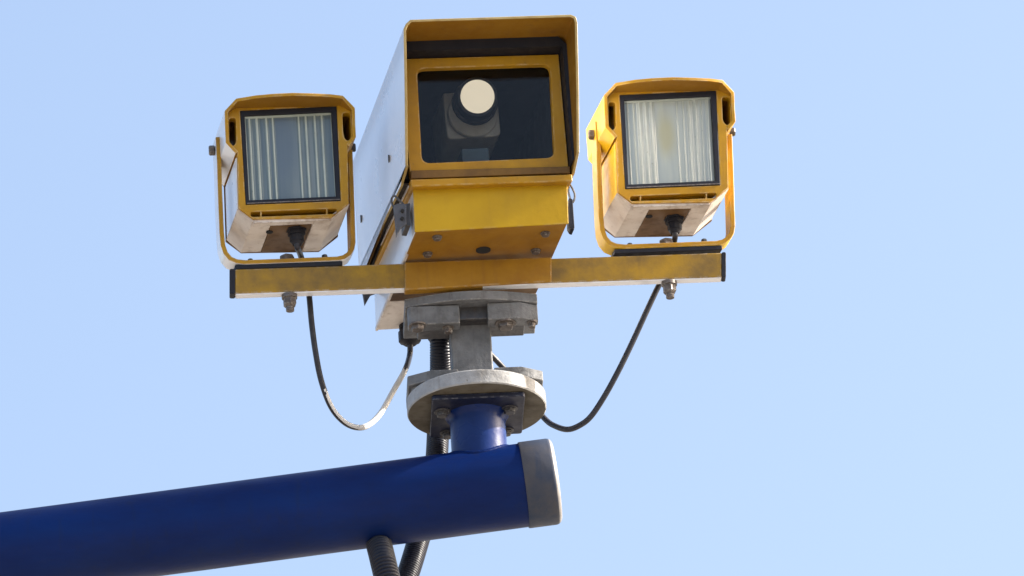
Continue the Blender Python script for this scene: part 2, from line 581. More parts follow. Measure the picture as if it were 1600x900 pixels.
def tag(o, label, cat, group=None):
    o['label'], o['category'] = label, cat
    if group:
        o['group'] = group
    return o


def bolt(name, A, ax, r, h, mat, parent, hexa=True, washer=0.0):
    """hex or round head with its shank end, standing on A along ax"""
    ax = ax.normalized()
    mb = MB()
    if washer:
        mb.cyl(A - ax * 0.001, A + ax * 0.0022, washer, n=24)
    n = 6 if hexa else 20
    mb.cyl(A, A + ax * h * 0.8, r, n=n, rot=0.35)
    mb.cyl(A + ax * h * 0.8, A + ax * h, r, r * 0.8, n=n, rot=0.35)
    return mb.build(name, mat, parent, bevel=0.0006, seg=1)


# ------------------------------------------------------------------ setting: the ground far below (out of the frame)
g = MB()
g.bm.verts.ensure_lookup_table()
g.face([g.bm.verts.new(v) for v in ((-3000, -3000, 0), (3000, -3000, 0), (3000, 3000, 0), (-3000, 3000, 0))])
go = g.build('ground', 'ground', origin=Vector((0, 0, 0)))
go['kind'] = 'structure'

# ------------------------------------------------------------------ blue pole arm
YC = 0.085                                         # depth of the mount's axis
zA = FB.P(745, 768, YC)[2]
A = FB(*FB.P(745, 768, YC))
B = FB.W(0, 867, YC + 0.03)
ARM_AX = (A - B).normalized()                      # towards the free, right-hand end
ARM_R = 0.0655


def arm_at(px):                                    # centre line of the arm at a picture column
    t = (px - 745) / 745.0
    return A + (A - B) * t


pole = thing('pole_arm', 'long blue painted steel pole arm with a worn grey end cap', 'pole', arm_at(-700) - Z * ARM_R)
far, joint, tip = arm_at(-1500), arm_at(820), arm_at(871)
mb = MB()
mb.cyl(far, joint, ARM_R, n=96)
mb.build('tube', 'blue', pole)
L_cap = (tip - joint).length
mb = MB()
mb.lathe(joint, ARM_AX, [(-0.002, ARM_R - 0.004), (-0.002, ARM_R + 0.0016), (0.0, ARM_R + 0.0022), (L_cap - 0.009, ARM_R + 0.0022),
                         (L_cap - 0.0055, ARM_R + 0.0012), (L_cap - 0.0025, ARM_R - 0.0012), (L_cap - 0.0005, ARM_R - 0.0055), (L_cap, ARM_R - 0.012), (L_cap + 0.001, ARM_R * 0.45), (L_cap + 0.001, 0)], n=96)
for f in mb.bm.faces:
    if (f.calc_center_median() - joint).dot(ARM_AX) > L_cap - 0.0050:
        f.material_index = 1  # rounded edge and end face painted as if sunlit
mb.build('end_cap', ['cap', 'cap_edge'], pole, ang=60)

# stub tube and its bolted plate on top of the arm
zdisc_b = FB.P(745, 599, YC - 0.108)[2]            # underside of the round flange
xm = FB.P(745, 640, YC)[0]
zplate_t, zplate_b = zdisc_b - 0.0005, zdisc_b - 0.0085
top = FB(xm, YC, zplate_b)
mb = MB()
arm_top = FB(xm, YC, zA)
mb.lathe(arm_top, Z, [(0.02, 0.0435), (top.z - arm_top.z - 0.012, 0.0435), (top.z - arm_top.z - 0.005, 0.045), (top.z - arm_top.z, 0.050)], n=64)
stub = mb.build('stub_tube', 'blue_gloss', pole, ang=50)
# weld bead where the stub meets the arm
u = Vector((ARM_AX.x, ARM_AX.y, 0)).normalized()
v = Vector((-u.y, u.x, 0))
c0 = arm_top
ring = []
for i in range(49):
    t = 2 * math.pi * i / 48
    rr = 0.0465
    lx, ly = rr * math.cos(t), rr * math.sin(t)
    hz = math.sqrt(max(0, ARM_R ** 2 - ly ** 2))
    ring.append(c0 + u * lx + v * ly + Z * (hz - 0.0015) + ARM_AX.z * lx * Z)
mb = MB()
mb.tube(ring, 0.0042, n=10, step=0.003, ribs=(0.009, 0.06))
mb.build('weld_bead', 'blue', pole, ang=80)
mb = MB()
hw = 0.0725
mb.extz(FB, rounded([(xm - hw, YC - hw), (xm + hw, YC - hw), (xm + hw, YC + hw), (xm - hw, YC + hw)], 0.006), zplate_b, zplate_t)
mb.build('base_plate', 'dark_blue', pole, bevel=0.0012)
for px, py in ((691, 643), (796, 638), (700, 676), (790, 672)):
    p = FB.solve(px, py, 2, zplate_b)
    bolt('bolt', FB(*p), -Z, 0.0095, 0.009, 'dark_steel', pole, washer=0.013)

# ------------------------------------------------------------------ grey swivel mount
zdisc_t = FB.P(745, 577, YC - 0.108)[2]
zbar_b = FB.P(745, 452, 0.0)[2]
mount = thing('swivel_mount', 'weathered grey cast metal swivel mount with a round flange under the cross bar', 'mount', FB(xm, YC, zdisc_b))
c = FB(xm, YC, zdisc_b)
h = zdisc_t - zdisc_b
mb = MB()
mb.lathe(c, Z, [(0, 0), (0, 0.1075), (0.002, 0.109), (h - 0.002, 0.109), (h, 0.107), (h, 0)], n=96)
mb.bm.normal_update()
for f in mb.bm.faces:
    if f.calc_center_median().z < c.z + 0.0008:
        f.material_index = 1  # underside faces in a darker, browner tone
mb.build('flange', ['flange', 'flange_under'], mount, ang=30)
# octagonal lower clamp plate on the flange
zl_t = FB.P(690, 577, 0.03)[2]
xl0, xl1 = FB.P(637, 600, 0.05)[0], FB.P(849, 595, 0.05)[0]
xc0, xc1 = FB.P(674, 580, 0.03)[0], FB.P(815, 575, 0.03)[0]
mb = MB()
mb.extz(FB, [(xl0, 0.05), (xc0, 0.03), (xm - 0.028, 0.03), (xm - 0.028, 0.06), (xm + 0.028, 0.06), (xm + 0.028, 0.03), (xc1, 0.03), (xl1, 0.05), (xl1, 0.14), (xc1, 0.165), (xc0, 0.165), (xl0, 0.14)],
        zdisc_t + 0.009, zl_t)
mb.extz(FB, [(xl0 + 0.006, 0.056), (xc0, 0.036), (xc1, 0.036), (xl1 - 0.006, 0.056), (xl1 - 0.006, 0.135), (xc1, 0.16), (xc0, 0.16), (xl0 + 0.006, 0.135)], zdisc_t - 0.0005, zdisc_t + 0.0095)
mb.build('lower_clamp', 'galv', mount, bevel=0.002)
# post
yp = YC - 0.033
px0, px1 = FB.P(705, 545, yp)[0], FB.P(769, 545, yp)[0]
zpost_t = FB.P(737, 505, yp)[2]
mb = MB()
mb.box(FB, px0, px1, yp, yp + 0.066, zdisc_t - 0.001, zpost_t)
mb.build('post', 'galv', mount, bevel=0.003)
# neck
nx0, nx1 = FB.P(719, 490, yp + 0.012)[0], FB.P(764, 488, yp + 0.012)[0]
mb = MB()
mb.box(FB, nx0, nx1, yp + 0.012, yp + 0.055, zpost_t - 0.001, zbar_b - 0.004)
mb.build('neck', 'galv', mount, bevel=0.003)
# upper clamp blocks
zu_t = FB.P(680, 478, 0.018)[2]
zu_b = FB.P(680, 507, 0.018)[2]
bx0, bx1 = FB.P(637, 490, 0.02)[0], FB.P(718, 490, 0.018)[0]
mb = MB()
mb.extz(FB, [(bx0, 0.02), (bx0 + 0.004, 0.016), (bx1, 0.016), (bx1, 0.042), (bx0, 0.042)], zu_b, zu_t)
mb.build('clamp_block', 'galv', mount, bevel=0.002)
cx0, cx1, cx2 = FB.P(762, 488, 0.016)[0], FB.P(813, 485, 0.016)[0], FB.P(840, 485, 0.03)[0]
zr_t, zr_b = FB.P(790, 472, 0.016)[2], FB.P(790, 498, 0.016)[2]
mb = MB()
mb.extz(FB, [(cx0, 0.016), (cx1, 0.016), (cx2, 0.031), (cx2, 0.046), (cx0, 0.046)], zr_b, zr_t)
mb.build('clamp_block', 'galv', mount, bevel=0.002)
# upper plate under the bar, its front a shallow arc
ux0, ux1 = FB.P(632, 462, 0.018)[0], FB.P(839, 455, 0.018)[0]
zt_b = FB.P(735, 467, 0.0)[2]
arc = []
for i in range(17):
    t = i / 16
    arc.append((ux0 + (ux1 - ux0) * t, 0.024 - 0.022 * math.sin(math.pi * t)))
mb = MB()
mb.extz(FB, arc + [(ux1, 0.14), (ux0, 0.14)], zt_b, zbar_b - 0.0006)
mb.build('top_plate', 'galv', mount, bevel=0.0015)
mb = MB()
mb.box(FB, ux0 + 0.02, ux1 - 0.02, 0.030, 0.10, zu_b + 0.012, zt_b + 0.002)
mb.build('spacer', 'dark_steel', mount, bevel=0.002)
for px, py, r in ((652, 508, 0.0105), (790, 505, 0.0125), (831, 503, 0.006), (700, 512, 0.007)):
    p = FB.solve(px, py, 2, zu_b if px < 740 else zr_b)
    bolt('bolt', FB(*p), -Z, r, 0.010, 'steel', mount, washer=r * 1.35)

# ------------------------------------------------------------------ yellow cross bar
bar = thing('cross_bar', 'worn yellow rectangular cross bar spanning the mount, with black plastic ends', 'bar', FB(xm, 0.01, zbar_b))
BD = 0.0165
pl = [FB.XZ(367, 420.5, 0), FB.XZ(1128, 394.5, 0), FB.XZ(1128, 433, 0), FB.XZ(367, 459, 0)]
zt0, zb0 = (pl[0][1] + pl[1][1]) / 2, (pl[2][1] + pl[3][1]) / 2
mb = MB()
mb.ext(FB, pl, 0.0, BD)
mb.build('rail', 'yellow_worn', bar, bevel=0.002)
mb = MB()
mb.ext(FB, [(pl[3][0] + .001, pl[3][1] + .002), (pl[2][0] - .001, pl[2][1] + .002), (pl[2][0] - .001, pl[2][1] - .0012), (pl[3][0] + .001, pl[3][1] - .0012)], 0.0012, BD - 0.0012)
mb.build('underside_sheen', 'white', bar)  # pale strip: the horizon's reflection painted onto the bar's underside
q = [FB.XZ(632, 409, -0.003), FB.XZ(862, 401, -0.003), FB.XZ(862, 439.5, -0.003), FB.XZ(632, 452.5, -0.003)]
mb = MB()
mb.ext(FB, q, -0.002, BD + 0.001)
mb.build('sleeve', 'yellow_sleeve', bar, bevel=0.002)
for xa, xb, s in ((358.5, 367.5, 0), (1127.5, 1134.5, 1)):
    sl = (420 - 394) / 760
    ya, yb = (420.2, 459.5) if s == 0 else (394.0, 433.2)
    mb = MB()
    mb.ext(FB, rounded([FB.XZ(xa, ya, 0), FB.XZ(xb, ya, 0), FB.XZ(xb, yb, 0), FB.XZ(xa, yb, 0)], 0.003), -0.001, BD + 0.001)
    mb.build('end_plug', 'rubber', bar, bevel=0.001)


# ------------------------------------------------------------------ the two lamps
def lamp(ox, oy, yaw, label, glass, side, ribmat, gland_px):
    org = FB(*FB.P(450 + ox, 425 + oy, 0.0))
    fr = Frame(rad(2.8) + yaw, rad(12.5) + yaw, org)
    fo = Frame(rad(3.5) + yaw, rad(3.5) + yaw, org)

    def xz(px, py, y):
        return fr.XZ(px + ox, py + oy, y)

    root = thing('infrared_lamp', label, 'lamp', fr(*fr.P(450 + ox, 410 + oy, 0.013)), 'infrared lamps on the cross bar')
    yb, yr = -0.05, 0.066
    # hood: extruded aluminium profile, its leading edge raked forward at the top
    hood_px = [(368, 240, -.051), (352.5, 223, -.052), (351.5, 198, -.053), (350.5, 173, -.057), (369, 153.5, -.074), (400, 148.5, -.084), (430, 145.8, -.088),
               (458, 144.6, -.089), (490, 145.4, -.088), (515, 146.6, -.084), (536, 149, -.074), (555.5, 168, -.057), (555.5, 195, -.053), (555.5, 214, -.052), (546, 228, -.051)]
    pts = []
    for px, py, y in hood_px:
        x, z = xz(px, py, y)
        pts.append((x, z, y))
    # keep the two side walls upright
    xl = sum(p[0] for p in pts[1:4]) / 3
    xr = sum(p[0] for p in pts[11:14]) / 3
    for i in (1, 2, 3):
        pts[i] = (xl, pts[i][1], pts[i][2])
    for i in (11, 12, 13):
        pts[i] = (xr, pts[i][1], pts[i][2])
    mb = MB()
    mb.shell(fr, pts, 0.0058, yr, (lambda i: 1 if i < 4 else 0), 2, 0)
    mb.build('hood', ['yellow', side, 'yellow_belly_hood_shade'], root, bevel=0.0012)  # inside faces carry the hood's shade in their colour
    # bezel with window and slots
    outer = [xz(*p, yb) for p in ((355.5, 176), (374, 163), (532, 156), (550.5, 170), (551.5, 216), (543, 226), (545, 318), (517, 340), (396, 342), (373, 325), (371, 238), (356.5, 223))]
    win = [xz(*p, yb) for p in ((375, 173), (526, 166), (532.5, 314), (384, 320))]
    sl_l = rounded([xz(*p, yb) for p in ((357.5, 184), (368.5, 184), (369.5, 223), (364, 229), (358.5, 223))], 0.005, 3)
    sl_r = rounded([xz(*p, yb) for p in ((535, 176), (547.5, 176), (549, 215), (543, 221), (536.5, 214))], 0.005, 3)
    sl_b = rounded([xz(*p, yb) for p in ((391, 331), (527, 325.5), (526, 334), (392, 339))], 0.004, 3)
    bz = MB()
    bz.ext(fr, outer, yb, yb + 0.014, [win, sl_l, sl_r, sl_b])
    bz.build('bezel', 'yellow', root, bevel=0.001)
    for px in (408, 511):
        mb = MB()
        py = 335 - (px - 391) * .043
        mb.ext(fr, [xz(px - .9, py - 5, yb), xz(px + .9, py - 5, yb), xz(px + .9, py + 5.5, yb), xz(px - .9, py + 5.5, yb)], yb + .001, yb + .012)
        mb.build('slot_web', 'yellow', root)
    # body behind the bezel
    by0 = yb + 0.030
    bpoly = [xz(*p, yb) for p in ((372, 172), (532, 165), (545.5, 235), (545, 317), (517, 338.5), (397, 340.5), (374, 324.5), (371, 240))]
    mb = MB()
    mb.ext(fr, bpoly, by0, yr - 0.001)
    mb.build('body', 'yellow_bounce_lit' if side == 'yellow_bounce_lit' else 'yellow', root, bevel=0.0012)
    # collar joining bezel and body (open frame so the slots stay dark)
    inner = [xz(*p, yb) for p in ((376, 180), (528, 172), (541, 240), (540.5, 315), (515, 335.5), (399, 337.5), (378, 322.5), (375, 244))]
    mb = MB()
    mb.ext(fr, bpoly, yb + 0.0135, by0 + 0.001, [inner])
    mb.build('collar', 'yellow', root)
    # left flank panel
    lp = [xz(*p, yb) for p in ((369.5, 243), (371.5, 243), (374.2, 325.3), (372.2, 324))]
    mb = MB()
    mb.ext(fr, lp, yb + 0.008, yr - 0.002)
    mb.build('side_panel', side, root, bevel=0.0006)
    # underside rails (scuffed white) with the rusty channel plate between
    xa, za = xz(373.3, 325.5, yb)
    xb2, zb2 = xz(396, 343, yb)
    off = 0.0022
    e1, e2 = 0.030, 0.026
    rl = [(xa - off, za + .001), (xb2 - 0.5 * off, zb2 - off), (xb2 + e1, zb2 - off), (xb2 + e1, zb2 + .004), (xb2 + .002, zb2 + .004), (xa + .003, za + .003)]
    mb = MB()
    mb.ext(fr, rl, yb + 0.004, yr)
    mb.build('skid_rail', 'dirty_white', root, bevel=0.0008)
    xc, zc = xz(517, 340.5, yb)
    xd, zd = xz(545.2, 318, yb)
    rr_ = [(xc - e2, zc - off), (xc + 0.5 * off, zc - off), (xd + off, zd + .001), (xd - .003, zd + .003), (xc - .002, zc + .004), (xc - e2, zc + .004)]
    mb = MB()
    mb.ext(fr, rr_, yb + 0.004, yr)
    mb.build('skid_rail', 'dirty_white', root, bevel=0.0008)
    zpl = (zb2 + zc) / 2
    mb = MB()
    mb.box(fr, xb2 + e1 + 0.0005, xc - e2 - 0.0005, yb + 0.016, yr, zpl - 0.0012, zpl + 0.004)
    mb.build('channel_plate', 'rust', root)
    mb = MB()
    mb.box(fr, xb2 + .001, xc - .001, yb + 0.003, yb + 0.0155, zpl - off - 0.0012, zpl + 0.003)
    mb.build('front_lip', 'dirty_white', root, bevel=0.0006)
    mb = MB()
    p = fr.solve(421 + ox, 362 + oy, 2, zpl - 0.001)
    mb.cyl(fr(*p), fr(*p) - Z * 0.0015, 0.0055, n=18)  # black disc standing for the dark of a small hole
    mb.build('hole_disc', 'black', root)
    # rear plate, a thin darker rim at the back
    rp = [xz(*p, yb) for p in ((362, 180), (377, 160), (535, 154), (550, 172), (550, 215), (545, 228), (548, 319), (518, 342.5), (395.5, 344.5), (371, 326.5), (368, 240), (360, 226))]
    mb = MB()
    mb.ext(fr, rp, yr, yr + 0.004)
    mb.build('rear_plate', 'rust', root, bevel=0.0006)
    # gasket, glass and ribs
    yg = yb + 0.006
    gi = [xz(*p, yb - .001) for p in ((382.5, 180.5), (518, 174), (525.5, 306.5), (389.5, 312.5))]
    mb = MB()
    mb.ext(fr, [xz(*p, yb) for p in ((375.3, 173.3), (525.7, 166.3), (532.2, 313.7), (384.3, 319.7))], yb - 0.001, yb + 0.012, [gi])
    mb.build('gasket', 'rubber', root, bevel=0.001)
    gp = [xz(*p, yb) for p in ((381, 180), (520.5, 173.5), (528, 308.5), (388.5, 315))]
    mb = MB()
    mb.ext(fr, gp, yg, yg + 0.004)
    pane = mb.build('glass', glass, root)
    # pale edge strip along the top of the glass and a thin one low down
    mb = MB()
    mb.ext(fr, [xz(*p, yb) for p in ((382, 180.5), (519.5, 174), (519.8, 177.3), (382.2, 184))], yg - 0.0022, yg + 0.001)
    mb.build('glass_edge', ribmat, pane)
    mb = MB()
    mb.ext(fr, [xz(*p, yb) for p in ((386, 317.6), (531, 311.4), (531, 312.9), (386, 319.2))], yb - 0.002, yb + 0.001)
    mb.build('metal_strip', 'steel', root)
    (ax, az), (bx, bz2), (cx, cz), (dx, dz) = gp
    if glass == 'lamp_dark':
        fracs = [(.062, 3.2), (.145, 3.4), (.253, 2.8), (.325, 2.4), (.615, 2.4), (.695, 2.8), (.795, 2.8), (.875, 2.8), (.012, 2.0), (.985, 1.6)]
    else:
        fracs = [(.05 + .9 * i / 13 + random.uniform(-.008, .008), random.choice((1.6, 2.2, 3.0))) for i in range(14) if i not in (5, 6, 7)]
    for f, wdt in fracs:
        t0 = Vector((ax + (bx - ax) * f, az + (bz2 - az) * f - 0.003))
        t1 = Vector((dx + (cx - dx) * f, dz + (cz - dz) * f + 0.001))
        mb = MB()
        r = wdt * 0.00062
        a = [mb.bm.verts.new(fr(t0.x + r * math.cos(k), yg - r * 1.0 * math.sin(k), t0.y)) for k in [math.pi * i / 6 for i in range(7)]]
        b = [mb.bm.verts.new(fr(t1.x + r * math.cos(k), yg - r * 1.0 * math.sin(k), t1.y)) for k in [math.pi * i / 6 for i in range(7)]]
        for i in range(6):
            mb.face([a[i], a[i + 1], b[i + 1], b[i]])
        mb.face(a)
        mb.face(b)
        for q0, q1, k in ((t0, t1, 2.6),):             # low broad shoulder of the flute
            r2 = r * k
            a = [mb.bm.verts.new(fr(q0.x + r2 * math.cos(t), yg + 0.0004 - r2 * 0.28 * math.sin(t), q0.y - .0006)) for t in [math.pi * i / 8 for i in range(9)]]
            b = [mb.bm.verts.new(fr(q1.x + r2 * math.cos(t), yg + 0.0004 - r2 * 0.28 * math.sin(t), q1.y + .0006)) for t in [math.pi * i / 8 for i in range(9)]]
            for i in range(8):
                mb.face([a[i], a[i + 1], b[i + 1], b[i]], 1)
        mb.build('rib', [ribmat, ribmat + '_low'], pane, ang=70)
    # stirrup bracket
    sp = [(339.5, 211, 0), (341.5, 250, 0), (343, 300, 0), (345.5, 360, 0), (347.5, 381, 0), (352, 394, 0), (360, 403.5, 0), (371, 408.5, 0), (385, 410, 0), (450, 407.5, 0),
          (525, 404.5, 0), (536, 402, 0), (545, 396, 0), (550.5, 387, 0), (552.5, 376, 0), (551.5, 340, 0), (549.5, 280, 0), (547.5, 231, 0)]
    th = 0.0075
    pts = []
    for px, py, _ in sp:
        x, z = fr.XZ(px + ox, py + oy, -0.002)
        pts.append((x, z, -0.002))
    # offset outwards by half the thickness: shell() goes inwards to the right of travel, so walk it from the right
    pts = pts[::-1]
    cen = Vector((sum(p[0] for p in pts) / len(pts), sum(p[1] for p in pts) / len(pts)))
    mb = MB()
    mb.shell(fr, [(p[0] + (p[0] - cen.x) * 0.03, p[1] - 0.003, p[2]) for p in pts], th, 0.029, 1, 0, 0)
    br = mb.build('stirrup', ['yellow', side], root, bevel=0.0012)
    # rubber pad between stirrup and bar
    q0, q1 = fr.XZ(367 + ox, 414 + oy, 0.0), fr.XZ(535 + ox, 408 + oy, 0.0)
    mb = MB()
    mb.ext(fr, [q0, q1, (q1[0], q1[1] - 0.0075), (q0[0], q0[1] - 0.0075)], -0.001, 0.026)
    mb.build('rubber_pad', 'rubber', root, bevel=0.001)
    # bolts: pivots, stirrup screws and the through bolt
    pz = fr.P(335 + ox, 235 + oy, 0.012)
    bolt('pivot_bolt', fr(*pz), -fr.w, 0.0085, 0.009, 'steel', root)
    pz = fr.P(547 + ox, 231 + oy, 0.004)
    bolt('pivot_bolt', fr(*pz), fr.w, 0.0075, 0.009, 'dark_steel', root)
    for px, py, r, hh in ((391.5, 409, .0046, .008), (507.5, 402.5, .005, .008), (449, 406.5, .012, .011)):
        p = fr.P(px + ox, py + oy + 3, 0.012)
        bolt('bolt', fr(*p), Z, r, hh, 'steel' if r > .01 else 'dark_steel', root)
    zb_ = fo.P(452 + ox, 459 + oy, 0.011)
    w0 = fo(*fo.P(452 + ox, 459 + oy, 0.009))
    k = ((w0 - T).dot(FB.w) - pl[3][0]) / (pl[2][0] - pl[3][0])
    w0.z = T.z + pl[3][1] + (pl[2][1] - pl[3][1]) * k - 0.004
    mb = MB()
    mb.cyl(w0 + Z * 0.003, w0 - Z * 0.0035, 0.0122, n=28)
    mb.cyl(w0 - Z * 0.003, w0 - Z * 0.014, 0.0108, n=6, rot=0.3)
    mb.cyl(w0 - Z * 0.014, w0 - Z * 0.018, 0.0108, 0.008, n=6, rot=0.3)
    mb.cyl(w0 - Z * 0.018, w0 - Z * 0.025, 0.0065, n=18)
    mb.build('lock_nut', 'steel', root, bevel=0.0005)
    # cable gland
    gx, gy = gland_px
    p = fr.solve(gx, gy, 2, zpl)
    g0 = fr(*p)
    mb = MB()
    mb.cyl(g0, g0 - Z * 0.004, 0.0165, n=6, rot=.2)
    mb.cyl(g0 - Z * 0.004, g0 - Z * 0.011, 0.0145, n=6, rot=.2)
    mb.cyl(g0 - Z * 0.011, g0 - Z * 0.022, 0.0115, n=8)
    mb.cyl(g0 - Z * 0.022, g0 - Z * 0.028, 0.010, 0.007, n=16)
    mb.build('cable_gland', 'rubber', root, bevel=0.0007)
    return root, g0 - Z * 0.027


lampL, gl_L = lamp(0, 0, 0.0, 'yellow lamp with dark grey fluted glass on the left end of the cross bar', 'lamp_dark', 'white', 'rib', (463, 358))  # white left sides: sky reflection painted over yellow
lampR, gl_R = lamp(593, -24.5, rad(2.0), 'yellow lamp with pale glass streaked with painted-in reflections on the right end of the cross bar', 'lamp_pale', 'yellow_bounce_lit', 'rib_pale', (1053, 340))  # left sides in the yellow with bounced light painted in

# ------------------------------------------------------------------ the camera housing
hz0 = FH.P(755, 402, 0.0)
house = thing('traffic_camera', 'large yellow box camera housing with a deep hood and dark window', 'camera', FH(hz0[0], 0.03, hz0[2]))
YF, YBK = -0.10, 0.262                              # lower front face, rear
YZ = -0.108                                         # window frame
# lower body
lo = [FH.XZ(*p, YF) for p in ((646, 286), (885, 280), (887, 348), (649, 361))]
mb = MB()
zsp = lo[2][1] + 0.03
RISE = 0.026
mb.ext(FH, lo, YF + 0.002, YBK, back=lambda x, z: RISE if z > zsp else 0)
mb.build('lower_body', 'white', house, bevel=0.002)
mb = MB()                                           # yellow front cover folded under the front part of the belly
xs0, xs1 = lo[3][0] - 0.0012, lo[2][0] + 0.0012
zb = (lo[2][1] + lo[3][1]) / 2
mb.ext(FH, [(lo[0][0] - .0012, lo[0][1]), (lo[1][0] + .0012, lo[1][1]), (xs1, lo[2][1] - .0015), (xs0, lo[3][1] - .0015)], YF, YF + 0.0025)
mb.build('front_cover', 'yellow_bright', house, bevel=0.0012)
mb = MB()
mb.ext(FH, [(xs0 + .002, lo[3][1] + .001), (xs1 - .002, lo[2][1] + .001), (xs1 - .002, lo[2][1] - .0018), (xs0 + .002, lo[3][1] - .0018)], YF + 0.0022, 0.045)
mb.build('belly_plate', 'yellow_belly_hood_shade', house, bevel=0.001)
mb = MB()
mb.ext(FH, [(xs0 + .002, lo[3][1] + .001), (xs1 - .002, lo[2][1] + .001), (xs1 - .002, lo[2][1] - .0018), (xs0 + .002, lo[3][1] - .0018)], 0.1555, YBK)
mb.build('rear_belly_plate', 'dirty_white', house, bevel=0.001)
mb = MB()
mb.ext(FH, [(xs0 + .002, lo[3][1] + .001), (xs1 - .002, lo[2][1] + .001), (xs1 - .002, lo[2][1] - .0015), (xs0 + .002, lo[3][1] - .0015)], 0.0455, 0.155)
mb.build('belly_band', 'rust', house, bevel=0.001)
mb = MB()
mb.ext(FH, [(xs0 + .0005, lo[3][1] + .004), (xs0 + .0045, lo[3][1] + .004), (xs0 + .0045, lo[3][1] - .0035), (xs0 + .0005, lo[3][1] - .0035)], -0.02, YBK)
mb.build('corner_strip', 'dirty_white', house, bevel=0.0008)
for px, py in ((683, 370), (852, 364), (668, 396), (837, 391)):
    t = (px - 649) / 238
    p = FH.solve(px, py, 2, lo[3][1] + (lo[2][1] - lo[3][1]) * t - .0018)
    bolt('screw', FH(*p), -Z, 0.0062, 0.006, 'steel', house, hexa=False, washer=0.0078)
p = FH.solve(755, 390, 2, zb - .0016)
mb = MB()
mb.cyl(FH(*p) + Z * .001, FH(*p) - Z * 0.0018, 0.0115, n=28)  # black disc painting the dark of an open hole
mb.build('hole_disc', 'black', house)
# rim between the body and the lid
rim = [FH.XZ(*p, -0.116) for p in ((641, 280), (894, 272), (895, 283), (643, 291.5))]
mb = MB()
mb.ext(FH, rim, -0.116, YBK + 0.002, back=lambda x, z: RISE)
mb.build('rim', 'yellow', house, bevel=0.002)
mb = MB()                                           # bright seal strip along the left of the rim
x0, z0 = rim[3]
mb.ext(FH, [(x0 - 0.002, z0 + .013), (x0 + .001, z0 + .013), (x0 + .001, z0 + .007), (x0 - 0.002, z0 + .007)], -0.10, YBK, back=lambda x, z: RISE)
mb.build('seal_strip', 'white', house)
mb = MB()                                           # dirty drip ledge over the rim
mb.ext(FH, [FH.XZ(*p, YZ) for p in ((641, 268), (890, 261.5), (890, 272), (641, 281))], YZ - 0.0045, YZ + 0.006)
mb.build('drip_ledge', 'drip', house, bevel=0.0015)
# window frame plate
wf = [FH.XZ(*p, YZ) for p in ((622, 92), (873, 84.5), (889, 268), (641, 275))]
win = rounded([FH.XZ(*p, YZ) for p in ((651.5, 107), (859.5, 100), (866.5, 246), (659.5, 255))], 0.014, 6)
mb = MB()
mb.ext(FH, wf, YZ, YZ + 0.012, [win])
mb.build('window_frame', 'yellow', house, bevel=0.0015)
wo = [FH.XZ(*p, YZ) for p in ((640, 97), (868, 90), (876, 256), (650, 265))]
pn = MB()
pn.ext(FH, wo, YZ + 0.0125, YZ + 0.0165)
pane = pn.build('window_glass', 'glass', house)
# dark inside: an open-fronted black box
x0, x1 = FH.XZ(622, 92, YZ)[0] + 0.004, FH.XZ(884, 268, YZ)[0]
ztop, zbot = FH.XZ(750, 94, YZ)[1], FH.XZ(760, 268, YZ)[1]
mb = MB()
ins = 0.004
mb.ext(FH, [(x0, ztop), (x1, ztop), (x1, zbot), (x0, zbot)], YZ + 0.0175, YBK - 0.01,
       [[(x0 + ins, ztop - ins), (x1 - ins, ztop - ins), (x1 - ins, zbot + ins), (x0 + ins, zbot + ins)]])
mb.ext(FH, [(x0 + ins, ztop - ins), (x1 - ins, ztop - ins), (x1 - ins, zbot + ins), (x0 + ins, zbot + ins)], YBK - 0.016, YBK - 0.012)
mb.build('inner_box', 'black', house)
# the camera inside the window
yl = YZ + 0.03
cen = FH.P(746, 151, yl)
cx, cz = cen[0], cen[2]
yb2 = yl + 0.075
mb = MB()
hb = [FH.XZ(*p, yb2) for p in ((691, 142), (776, 138), (783, 212), (699, 218))]
mb.ext(FH, rounded(hb, 0.010, 4), yb2, yb2 + 0.10)
inst = mb.build('video_camera', 'inner_grey', house, bevel=0.003)
mb = MB()
tl, yw = rad(17), rad(5)
axb = Vector((-math.sin(yw) * math.cos(tl), math.cos(yw) * math.cos(tl), math.sin(tl)))
mb.lathe(FH(cx, yl, cz), axb, [(0, 0.0285), (0.0, 0.031), (0.004, 0.032), (0.045, 0.032), (0.046, 0.036), (0.0755, 0.036)], n=48)
mb.build('lens_barrel', 'black', inst)
mb = MB()
mb.lathe(FH(cx, yl, cz), axb, [(-0.0012, 0), (-0.0012, 0.0268), (0.0, 0.0272), (0.003, 0.0272), (0.003, 0)], n=48)
mb.build('lens_filter', 'disc', inst)
mb = MB()
mb.lathe(FH(*FH.P(739, 178, yb2 - .008)), FH.d, [(0, 0.034), (0, 0.0385), (0.002, 0.040), (0.008, 0.040)], n=48)
mb.build('lens_ring', 'inner_grey', inst)
p0, p1 = FH.P(721, 232, YZ + 0.05), FH.P(765, 252, YZ + 0.05)
mb = MB()
mb.box(FH, p0[0], p1[0], YZ + 0.05, YZ + 0.15, zbot + ins - 0.001, p0[2])
mb.build('camera_bracket', 'teal', house, bevel=0.002)
